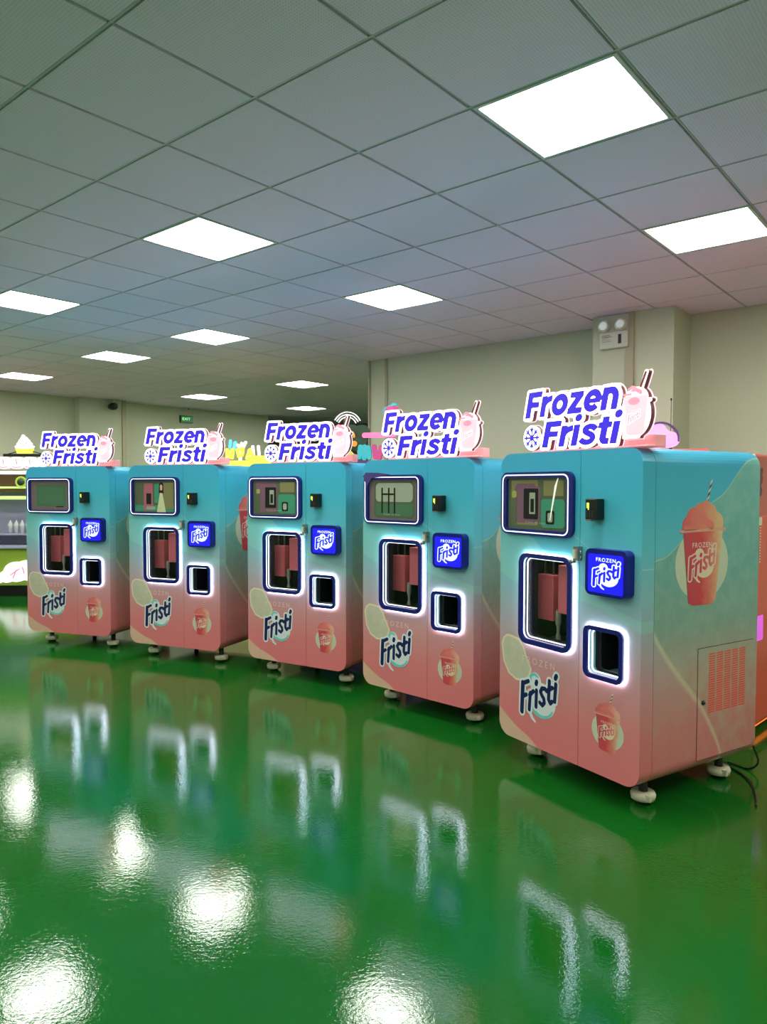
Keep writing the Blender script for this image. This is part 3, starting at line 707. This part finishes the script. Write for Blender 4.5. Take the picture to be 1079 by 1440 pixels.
def disp(n):
    ts = [o for o in KIDS(roots[n]) if o.name.startswith('touchscreen')][0]
    x0, z0, x1, z1 = .066, 1.212, .484, 1.467; k = MB(); Lv = [0]
    def R(a, b, c, d, m, r=.004):
        Lv[0] += 1; k.prism([rrect(x0+a*(x1-x0), z0+b*(z1-z0), x0+c*(x1-x0), z0+d*(z1-z0), r)], FT, None, .0070+.0003*Lv[0], SC[m])
    k.box((x0, -.0070, z0), (x1, -.0006, z1), SC['grey' if n in (0, 3) else 'olive'])
    if n == 0:
        R(.14, .12, .92, .88, 'green'); R(.18, .16, .88, .84, 'olive'); R(.2, .2, .86, .8, 'green'); R(.66, .1, .86, .13, 'dark', .001)
    elif n == 1:
        R(.02, .02, .98, .22, 'teal'); R(.24, .05, .46, .92, 'pink'); R(.30, .25, .42, .6, 'dark'); R(.5, .3, .62, .9, 'teal'); R(.72, .1, .96, .94, 'khaki'); R(.3, .08, .52, .18, 'mist', .002)
        L0 = (x0, z0, x1-x0, z1-z0); P = lambda q: [(x0+a*(x1-x0), z0+b*(z1-z0)) for a, b in q]
        k.prism([P([(.56, .0), (.78, .0), (.72, .45), (.70, .62), (.64, .62), (.62, .45)])], FT, None, .0100, SC['pale'])
        k.prism([P([(.61, .62), (.73, .60), (.72, .9), (.67, .97), (.62, .9)])], FT, None, .0103, SC['hair'])
        k.prism([P([(.645, .70), (.695, .70), (.70, .84), (.67, .89), (.64, .84)])], FT, None, .0106, SC['skin'])
    elif n in (2, 4):
        R(.06, .08, .52, .96, 'purple' if n == 2 else 'khaki'); R(.12, .12, .5, .9, 'purple', .03); R(.02, .05, .16, .6, 'olive'); R(.25, .16, .56, .84, 'purple', .012); R(.28, .2, .53, .8, 'dark', .008)
        R(.38, .3, .48, .72, 'mist', .003); R(.40, .34, .46, .6, 'dark', .002); R(.58, .05, .96, .6, 'teal', .02); R(.62, .66, .94, .95, 'khaki', .003); R(.66, .12, .80, .38, 'dark', .01); R(.69, .16, .77, .34, 'mist', .01)
        R(.08, .62, .16, .75, 'yellow', .008)
    else:
        R(.10, .04, .94, .94, 'olive', .03); R(.14, .45, .90, .92, 'mist', .03); R(.14, .10, .9, .40, 'green', .01)
        for a in (.26, .40, .52): R(a, .16, a+.03, .80, 'dark', .002)
        R(.26, .62, .55, .66, 'dark', .002)
    if n: text_flat(k, 'Click to buy', x0+.32*(x1-x0), z0+.10*(z1-z0), x0+.66*(x1-x0), z0+.16*(z1-z0), FT, .0125, SC['mist'])
    k.build('display', ts)
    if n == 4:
        q = MB(); q.prism([[(.372, 1.262), (.3755, 1.262), (.420, 1.44), (.428, 1.466), (.424, 1.467), (.405, 1.43)]], FT, .0125, .0145, mat('painted glare streak', (235, 235, 225), .25, emit=(225, 228, 205), es=.6)); q.build('glare_streak', ts)  # pale glowing sliver stands in for a light streak reflected on the screen
    if n == 3:
        q = MB(); m = mat('peeled violet film', (80, 70, 130), .15); q.prism([[(.026, 1.49), (.05, 1.515), (.16, 1.512), (.27, 1.50), (.20, 1.487), (.10, 1.478), (.06, 1.42)]], FT, .023, .026, m)
        q.build('peeled_film', ts)
for n in range(5): disp(n)
# ------------------------------------------------------------------ machines of the second row, seen over and between the first row
def glow(name, c, es=.9): return mat(name, c, .4, emit=c, es=es)
g_yel, g_blue, g_white, g_pink, g_vio, g_or, g_grn = (glow('glowing '+n, c, e_) for n, c, e_ in (('yellow', (235, 235, 70), 1.1), ('sky blue', (90, 190, 225), .9), ('white', (250, 246, 244), .95), ('pink', (240, 110, 160), .8), ('violet', (205, 80, 235), 1.6), ('orange', (255, 110, 40), 1.8), ('green', (190, 235, 130), 1.0)))
g_vio2 = glow('soft violet light', (200, 80, 200), .9)
p_purple = mat('purple panel', (92, 66, 120), .4); p_teal = mat('teal acrylic', (60, 170, 180), .35, emit=(60, 170, 180), es=.35); p_lime = mat('yellow green acrylic', (185, 205, 80), .35, emit=(185, 205, 80), es=.35)
p_or = mat('orange acrylic', (235, 150, 60), .35, emit=(235, 150, 60), es=.35); p_mag = mat('magenta acrylic', (190, 70, 130), .35, emit=(190, 70, 130), es=.3); p_dk = mat('dark green acrylic', (52, 74, 58), .35)
def cabinet(name, cx, cy, rz, wd, dp_, h, m, glows, label, cat='vending machine'):
    """cabinet with door, window, feet and coloured light strips along its base"""
    t = empty(name, (cx, cy, 0), rz)
    bevel(MB().box((-wd/2, -dp_/2, .10), (wd/2, dp_/2, h), m).build('body', t), .03, 3)
    dr = bevel(MB().box((-wd/2+.04, -dp_/2-.012, .18), (wd/2-.04, -dp_/2, h-.10), m).build('door', t), .01, 2)
    bevel(MB().box((-wd/2+.12, -dp_/2-.020, .75), (wd/2-.30, -dp_/2-.0125, h-.25), M['black']).build('window', dr), .004)
    MB().box((wd/2-.22, -dp_/2-.035, .85), (wd/2-.12, -dp_/2-.0125, 1.0), M['black']).build('card_reader', dr)
    for x in (-wd/2+.1, wd/2-.1):
        for y in (-dp_/2+.1, dp_/2-.1): MB().lathe((x, y, 0), [(.035, 0), (.035, .02), (.02, .03), (.02, .10)], M['black'], 12).build('foot', t)
    for x0, x1, y, mm in glows: MB().box((x0, y-.01, .115), (x1, y-.001, .19), mm).build('light_strip', t)
    tag(t, label, cat); return t
def topper(mb, items, T):
    for kind, mt, a, h in items:
        x0 = min(q[0] for q in a)-.1; x1 = max(q[0] for q in a)+.1
        mb.prism(a, T, h, h+.02, mt)
def blob(circles, h=.004):
    xs = [c[0] for c in circles]; ys = [c[1] for c in circles]; r = max(c[2] for c in circles)+.02
    R_ = Ras(min(xs)-r, min(ys)-r, max(xs)+r, max(ys)+r, h)
    for c in circles: R_.disc(*c)
    return R_.cont(0)
def strokes(ss, r, h=.004):
    xs = [p_[0] for s_ in ss for p_ in s_]; ys = [p_[1] for s_ in ss for p_ in s_]; q = r+.02
    R_ = Ras(min(xs)-q, min(ys)-q, max(xs)+q, max(ys)+q, h)
    for s_ in ss: R_.stroke(s_, r)
    return R_.cont(0)
# B: yellow topped machine between second and third
body_w = mat('pale yellow cabinet', (225, 215, 150), .4); tB = cabinet('candy_vending_machine', -1.72, 9.25, -.15, 1.15, .8, 1.66, body_w, [(-.5, .1, -.4, g_or), (.1, .55, -.4, g_vio)], 'vending machine behind the second and third ones, topped by yellow and blue glowing letters')
k = MB(); k.box((-.32, -.40, 1.66), (.20, -.34, 1.73), g_yel); k.build('lit_base', tB)
k = MB(); k.prism(strokes([[(-.12, 1.76), (-.13, 1.86), (-.10, 1.80), (-.06, 1.86), (-.07, 1.77)]], .022), FT, .36, .38, g_yel)
k.prism(strokes([[(.02, 1.78), (.0, 1.86), (.07, 1.88), (.06, 1.80), (.02, 1.78)], [(.12, 1.76), (.16, 1.86), (.2, 1.78)]], .02), FT, .36, .38, g_yel)
k.build('glowing_letters', tB)
k = MB(); k.prism(strokes([[(-.10, 1.90), (-.09, 1.97)], [(-.05, 1.88), (-.03, 1.95)]], .02), FT, .345, .362, g_blue)
k.prism(strokes([[(.03, 1.74), (.05, 1.94)], [(.0, 1.92), (.05, 1.86), (.1, 1.95)], [(.2, 1.76), (.19, 1.90)], [(.27, 1.78), (.26, 1.90)], [(.14, 1.85), (.16, 1.78)]], .018), FT, .345, .362, g_white); k.build('glowing_hands', tB)
k = MB(); k.prism([rrect(.14, 1.665, .46, 1.79, .05)], FT, .35, .37, g_yel); k.build('lit_cloud', tB)
bevel(MB().box((-.45, -.33, 1.66), (-.34, -.27, 1.78), M['dark']).build('speaker_box', tB), .004)
# C: rainbow topped machine behind third and fourth
tC = cabinet('cotton_candy_machine', -.10, 7.30, -.35, 1.05, .75, 1.635, p_purple, [(-.45, .0, -.375, g_blue), (.05, .5, -.375, g_or)], 'purple topped machine behind the third and fourth ones, with a rainbow outline and letters')
CT = lambda a, b, h: (a, -h, b)
def arc(cx, cy, r, a0, a1, n=14): return [(cx+r*math.cos(math.radians(a0+(a1-a0)*i/n)), cy+r*math.sin(math.radians(a0+(a1-a0)*i/n))) for i in range(n+1)]
k = MB()
for r_ in (.10, .124, .148): k.prism(strokes([arc(-.155, 1.99, r_, 25, 150)], .0036, .003), CT, .30, .315, g_white)
k.build('rainbow', tC)
k = MB(); k.prism(blob([(-.12, 1.92, .10), (-.01, 1.93, .085), (-.06, 1.86, .1)]), CT, .285, .297, p_dk); k.build('cloud_panel', tC)
CT8 = lambda a, b, h: (a+.085, -h, b)
k = MB(); k.prism(strokes([[(-.24, 1.70), (-.23, 1.78), (-.21, 1.87)], [(-.22, 1.76), (-.16, 1.70)], [(-.27, 1.88), (-.22, 1.84)]], .022), CT8, .32, .345, p_lime); k.build('letter', tC)
k = MB(); k.prism(blob([(-.155, 1.83, .028)]), CT8, .32, .34, p_or); k.prism(strokes([arc(-.21, 1.90, .05, 0, 180)], .012), CT8, .325, .34, p_or); k.build('letter', tC)
k = MB(); k.prism(strokes([[(-.10, 1.70), (-.09, 1.80)], [(-.05, 1.69), (-.045, 1.80)], [(.0, 1.70), (-.01, 1.79)], [(-.1, 1.75), (0, 1.75)]], .022), CT8, .32, .345, p_teal); k.build('letter', tC)
k = MB(); k.prism(strokes([[(.06, 1.70), (.05, 1.80)], [(.1, 1.69), (.12, 1.79)], [(.06, 1.75), (.12, 1.73)]], .022), CT8, .32, .345, p_mag); k.build('letter', tC)
k = MB(); k.box((-.33, -.36, 1.635), (.50, -.22, 1.668), p_purple); k.build('sign_base', tC)
k = MB(); k.prism([rrect(.0, 1.885, .34, 1.935, .022)], CT, .29, .31, g_pink); k.build('pink_bar', tC)
k = MB(); k.lathe((.29, -.26, 2.09), [(.085, 0), (.08, .05), (.05, .085), (.01, .10)], p_mag, 20); k.build('dome', tC)
k = MB(); k.prism(strokes([[(.21, 2.13), (.23, 2.165), (.25, 2.14), (.265, 2.185), (.29, 2.165), (.305, 2.20), (.335, 2.195)]], .011), CT, .27, .29, p_teal); k.build('crown', tC)
k = MB(); k.box((.27, -.30, 1.635), (.31, -.24, 2.10), p_mag); k.build('post', tC)
# E: violet cloud machine behind the nearest
pinkcab = mat('coral pink cabinet', (228, 110, 110), .35)
tE = cabinet('cotton_candy_machine', 2.10, 5.62, -.3, .70, .55, 1.70, pinkcab, [(-.3, .3, -.275, g_vio)], 'coral cabinet hidden behind the nearest machine, its violet glowing cloud and antenna showing')
k = MB(); k.prism(blob([(-.02, 1.79, .10, .085), (.07, 1.77, .075, .06), (-.10, 1.77, .07, .06), (.0, 1.84, .05)]), CT, .20, .235, glow('pale violet acrylic', (238, 140, 235), 1.2)); k.build('lit_cloud', tE)
k = MB(); k.prism(strokes([arc(0.01, 1.77, .125, -5, 110)], .007, .003), CT, .195, .24, p_purple); k.build('cloud_edge', tE)
k = MB(); k.lathe((.10, .02, 0), [(.012, 1.70), (.012, 1.73), (.003, 1.74), (.002, 2.08), (.006, 2.085), (.006, 2.10)], M['black'], 8); k.build('antenna', tE)
# F: coral machine at the right edge
F_rz = math.radians(45); fx, fy = 2.075, 4.06
cx, cy = fx+.5*math.cos(F_rz)-.26*math.sin(F_rz), fy+.5*math.sin(F_rz)+.26*math.cos(F_rz)
red1 = mat('coral red cabinet', (205, 98, 88), .35); red2 = mat('bright coral panel', (240, 92, 70), .3)
tF = empty('coral_vending_machine', (cx, cy, 0), F_rz)
bevel(MB().box((-.5, -.26, .06), (.5, .26, 1.61), red1).build('body', tF), .02, 3)
bevel(MB().box((-.495, -.272, .09), (.49, -.261, 1.26), red2).build('lower_panel', tF), .004)
for x in (-.42, .42):
    for y in (-.18, .18): MB().lathe((x, y, 0), [(.035, 0), (.035, .02), (.02, .03), (.02, .07)], M['black'], 12).build('foot', tF)
k = MB(); k.prism(blob([(-.44, 1.47, .035), (-.455, 1.51, .018), (-.42, 1.515, .018)], .002)+[], CT, .2605, .262, M['maroon']); k.prism(blob([(-.44, 1.40, .028), (-.44, 1.43, .012)], .002), CT, .2605, .262, M['maroon']); k.build('emblem', tF)
k = MB()
for q in range(13): k.box((-.47, -.2735, 1.00+.016*q), (-.455, -.2720, 1.008+.016*q), M['white'])
k.box((-.49, -.2735, 1.21), (-.44, -.2720, 1.255), M['white']); k.build('lettering', tF)
k = MB(); k.box((-.50, -.276, .56), (-.40, -.2725, .70), g_vio2); k.build('violet_light', tF)
k = MB(); k.box((-.46, -.24, .045), (.46, -.22, .0598), g_or); k.build('orange_light', tF)
tag(tF, 'coral red vending machine cut by the right edge, behind the nearest slush machine', 'vending machine')
# ------------------------------------------------------------------ dessert kiosk at the far left
K = empty('dessert_kiosk', (-5.35, 9.75, 0), .05)
kg = mat('olive green front', (150, 180, 60), .4); kw = mat('grey lilac shelf', (170, 170, 200), .3); kb = mat('brown fascia', (96, 70, 40), .5)
MB().box((-.9, -.40, 0), (1.35, .4, .14), M['black']).build('plinth', K)
bevel(MB().box((-.9, -.45, .14), (1.35, .4, .62), kg).build('lower_front', K), .01)
bevel(MB().box((-.9, -.50, .62), (1.35, .4, .66), kw).build('counter', K), .008)
MB().box((-.9, -.10, .66), (1.35, .4, 1.36), kw).build('back_panel', K)
MB().box((-.9, -.45, .79), (1.35, -.1, .81), kw).build('shelf', K)
MB().box((-.9, -.45, 1.34), (1.35, .4, 1.62), kb).build('fascia', K)
for z, mt in ((1.27, g_grn), (1.40, g_grn), (1.59, g_white)): MB().tube([(-.88, -.475, z), (1.33, -.475, z)], .022 if z != 1.40 else .012, mt).build('light_tube', K)
k = MB(); k.lathe((.71, -.48, 1.47), [(.072, 0), (.072, -.012), (.06, -.02), (.058, -.012)], p_lime, 24, 'y'); k.lathe((.71, -.495, 1.47), [(.046, 0), (.042, -.006)], p_dk, 24, 'y'); k.build('round_badge', K)
k = MB(); k.prism(blob([(.62, .32, .16, .13), (.50, .26, .10, .08), (.75, .34, .16, .13), (.40, .22, .05, .05), (.85, .30, .14, .13)]), FT, .451, .465, g_white)
k.build('lit_cloud', K)
k = MB(); k.prism(strokes([[(.55, .28), (.66, .36)], [(.58, .24), (.62, .34)], [(.72, .30), (.70, .38)]], .007, .003), FT, .4655, .468, g_pink); k.build('pink_marks', K)
k = MB()
for q in range(9): k.prism([rrect(-.25+q*.165, 1.64, -.10+q*.165, 1.79, .04)], FT, .42, .47, g_white)
k.build('letter_box', K)
k = MB()
for q in range(9): k.prism(strokes([[(-.225+q*.165, 1.665), (-.18+q*.165, 1.655), (-.125+q*.165, 1.665)], [(-.18+q*.165, 1.76), (-.17+q*.165, 1.70)]], .006, .003), FT, .4705, .473, g_pink)
k.build('letter_edge', K)
tag(K, 'lit green and white dessert kiosk at the left edge, behind the farthest slush machine', 'kiosk')
cup = empty('cupcake_sign', (-5.35, 9.75, 0), .05)
k = MB(); k.prism([[(.66, 1.835), (.84, 1.835), (.865, 1.90), (.635, 1.90)]], FT, .44, .47, g_yel); k.build('wrapper', cup)
k = MB(); k.prism(blob([(.75, 1.92, .12, .03), (.75, 1.955, .095, .035), (.748, 1.99, .07, .035), (.745, 2.02, .045, .03), (.735, 2.05, .018, .025)]), FT, .44, .475, g_white); k.build('frosting', cup)
k = MB()
for a, b in ((.70, 1.955), (.735, 1.975), (.77, 1.955), (.80, 1.93), (.71, 1.92), (.75, 1.925), (.74, 1.94), (.775, 1.985)): k.prism([rrect(a, b, a+.011, b+.011, .003)], FT, .4755, .478, M['maroon'])
k.build('sprinkles', cup)
k = MB(); k.tube([(.50, -.45, 1.815), (.65, -.45, 1.86)], .006, M['dark']); k.tube([(.85, -.45, 1.86), (1.02, -.45, 1.815)], .006, M['dark']); k.box((.48, -.46, 1.795), (1.04, -.44, 1.83), M['dark']); k.build('support_arm', cup)
tag(cup, 'white and yellow cupcake shaped light on top of the left kiosk', 'sign')
glassy = mat('clear cup plastic', (225, 228, 232), .2)
for q, s_ in enumerate(('second from the left', 'middle one', 'second from the right', 'rightmost', 'leftmost')):
    x = (.56, .635, .71, .785, .485)[q]
    t = MB(); t.lathe((0, 0, 0), [(.022, 0), (.030, .09), (.035, .10), (.033, .105), (.023, .13), (.009, .155), (.008, .165)], glassy, 14)
    c_, s__ = math.cos(.05), math.sin(.05); yy = -.30
    o = t.build('plastic_cup', None, (-5.35+x*c_-yy*s__, 9.75+x*s__+yy*c_, .811)); tag(o, 'clear domed cup on the kiosk shelf, %s of the five' % s_, 'cup', 'clear cups on the kiosk shelf')
# ------------------------------------------------------------------ wall fittings
def wall_frame(px, py, i=None, j=None):
    """point where the sight line through a pixel meets a wall of the grid"""
    r = at(px, py, 1.0)-Vector((0, 0, ZC)); a0 = unG(0, 0); a1 = unG(r[0], r[1]); di, dj = a1[0]-a0[0], a1[1]-a0[1]
    k = (i-a0[0])/di if i is not None else (j-a0[1])/dj; return Vector((r[0]*k, r[1]*k, ZC+r[2]*k))
# pillar emergency lamp: local x along the wall to the right, -y toward the room
RZ_R = math.atan2(-cg, sg)          # right wall, direction of +j
RZ_L = math.atan2(sg, cg)           # rear left wall, direction of +i
em_w = mat('white lamp housing', (215, 215, 205), .4); em_g = mat('grey label', (150, 158, 150), .4); em_lens = mat('clear lamp lens', (230, 235, 235), .1, emit=(230, 240, 240), es=.25)
def emergency(name, p, rz, s=1.0):
    t = empty(name, p, rz)
    b = bevel(MB().box((-.135*s, -.055*s, -.08*s), (.135*s, -.001, .07*s), em_w).build('housing', t), .006)
    k = MB(); k.box((.045*s, -.057*s, -.045*s), (.075*s, -.055*s, .04*s), M['black'])
    for q in range(5): k.box((-.11*s, -.0565*s, -.02*s+q*.014*s), ((-.11+.09-.012*(q % 3))*s, -.055*s, -.015*s+q*.014*s), M['gasket'] if q > 2 else em_g)
    k.build('label_marks', b)
    MB().box((-.13*s, -.03*s, .07*s), (.13*s, -.001, .22*s), em_w).build('back_plate', t)
    for x in (-.085, .075):
        k = MB(); k.lathe((x*s, -.04*s, .125*s), [(.045*s, .02*s), (.055*s, -.01*s), (.055*s, -.045*s), (.045*s, -.055*s)], em_w, 20, 'y'); h = k.build('lamp_head', t)
        k = MB(); k.lathe((x*s, -.095*s, .125*s), [(.040*s, 0), (.036*s, -.008*s), (.015*s, -.014*s)], em_lens, 18, 'y'); k.build('lens', h)
    return t
t = emergency('emergency_light', wall_frame(866, 478, i=8.28), RZ_R, .95); tag(t, 'white twin lamp emergency light high on the wall pillar', 'emergency light')
pe = wall_frame(261, 590, j=-16.45)
t = empty('exit_sign', pe, RZ_L); eg = mat('lit green exit face', (20, 90, 40), .3, emit=(20, 120, 50), es=.45); ew = mat('lit exit lettering', (190, 255, 200), .3, emit=(150, 245, 170), es=1.0)
MB().box((-.14, -.04, -.07), (.14, -.001, .07), M['black']).build('housing', t); MB().box((-.13, -.042, -.06), (.13, -.040, .06), eg).build('lit_face', t)
k = MB(); text_flat(k, 'EXIT', -.10, -.02, .08, .03, lambda a, b, h: (a, -h, b), .0428, ew, offset=.01); k.build('lettering', t)
tag(t, 'small green lit exit sign on the rear wall above the second machine', 'sign')
t = emergency('emergency_light', wall_frame(261, 584, j=-16.45)+Vector((0, 0, .135)), RZ_L, .7)
for o in KIDS(t):
    if o.name.startswith(('housing', 'label')): pass
tag(t, 'small twin lamp emergency light above the exit sign on the rear wall', 'emergency light')
pc = wall_frame(153, 571, j=-16.15); t = empty('security_camera', pc, RZ_L)
k = MB(); k.lathe((0, -.14, -.02), [(.055, .08), (.065, .0), (.06, -.06), (.04, -.08)], M['black'], 18, 'y'); k.build('camera_head', t)
k = MB(); k.tube([(.0, -.10, .02), (.04, -.06, .09), (.06, -.001, .10)], .015, M['cream_plastic']); k.box((.02, -.012, .05), (.10, -.001, .14), M['cream_plastic']); k.build('bracket', t)
tag(t, 'black bullet security camera on the rear wall above the leftmost machine', 'camera')
pc = wall_frame(515, 522, j=-6.0); g = Vector(G(9.2, -6.0)); t = empty('security_camera', (G(9.15, -6.0)[0], G(9.15, -6.0)[1], pc.z), RZ_L+math.pi)
t.rotation_euler.z = RZ_L
k = MB(); k.box((-.03, -.16, -.03), (.05, -.001, .03), em_w); k.build('bracket', t)
k = MB(); k.lathe((0, -.15, -.10), [(.03, .08), (.045, .06), (.045, -.03), (.035, -.07), (.02, -.09)][::1], em_w, 18, 'z'); k.build('camera_head', t)
k = MB(); k.lathe((0, -.19, -.14), [(.02, 0), (.018, -.01)], M['black'], 14, 'y'); k.build('lens', t)
tag(t, 'white security camera near the ceiling at the corner where the wall turns away', 'camera')
# ------------------------------------------------------------------ power cord behind the nearest machine
def smooth(P, n=6):
    P = [Vector(p_) for p_ in P]; out = []
    for i in range(len(P)-1):
        a, b, c, d = P[max(i-1, 0)], P[i], P[i+1], P[min(i+2, len(P)-1)]
        for q in range(n):
            u = q/n; out.append(.5*((2*b)+(c-a)*u+(2*a-5*b+4*c-d)*u*u+(3*b-a-3*c+d)*u**3))
    return out+[P[-1]]
k = MB(); k.tube(smooth([(1.815, 3.585, .175), (1.86, 3.62, .12), (1.875, 3.60, .05), (1.84, 3.62, .008), (1.80, 3.68, .006), (1.775, 3.72, .006), (1.755, 3.67, .006), (1.775, 3.55, .006), (1.755, 3.42, .006), (1.70, 3.28, .006), (1.66, 3.20, .006)]), .0055, M['black'])
tag(k.build('power_cord'), 'black power cord curling on the floor behind the nearest machine', 'cord')
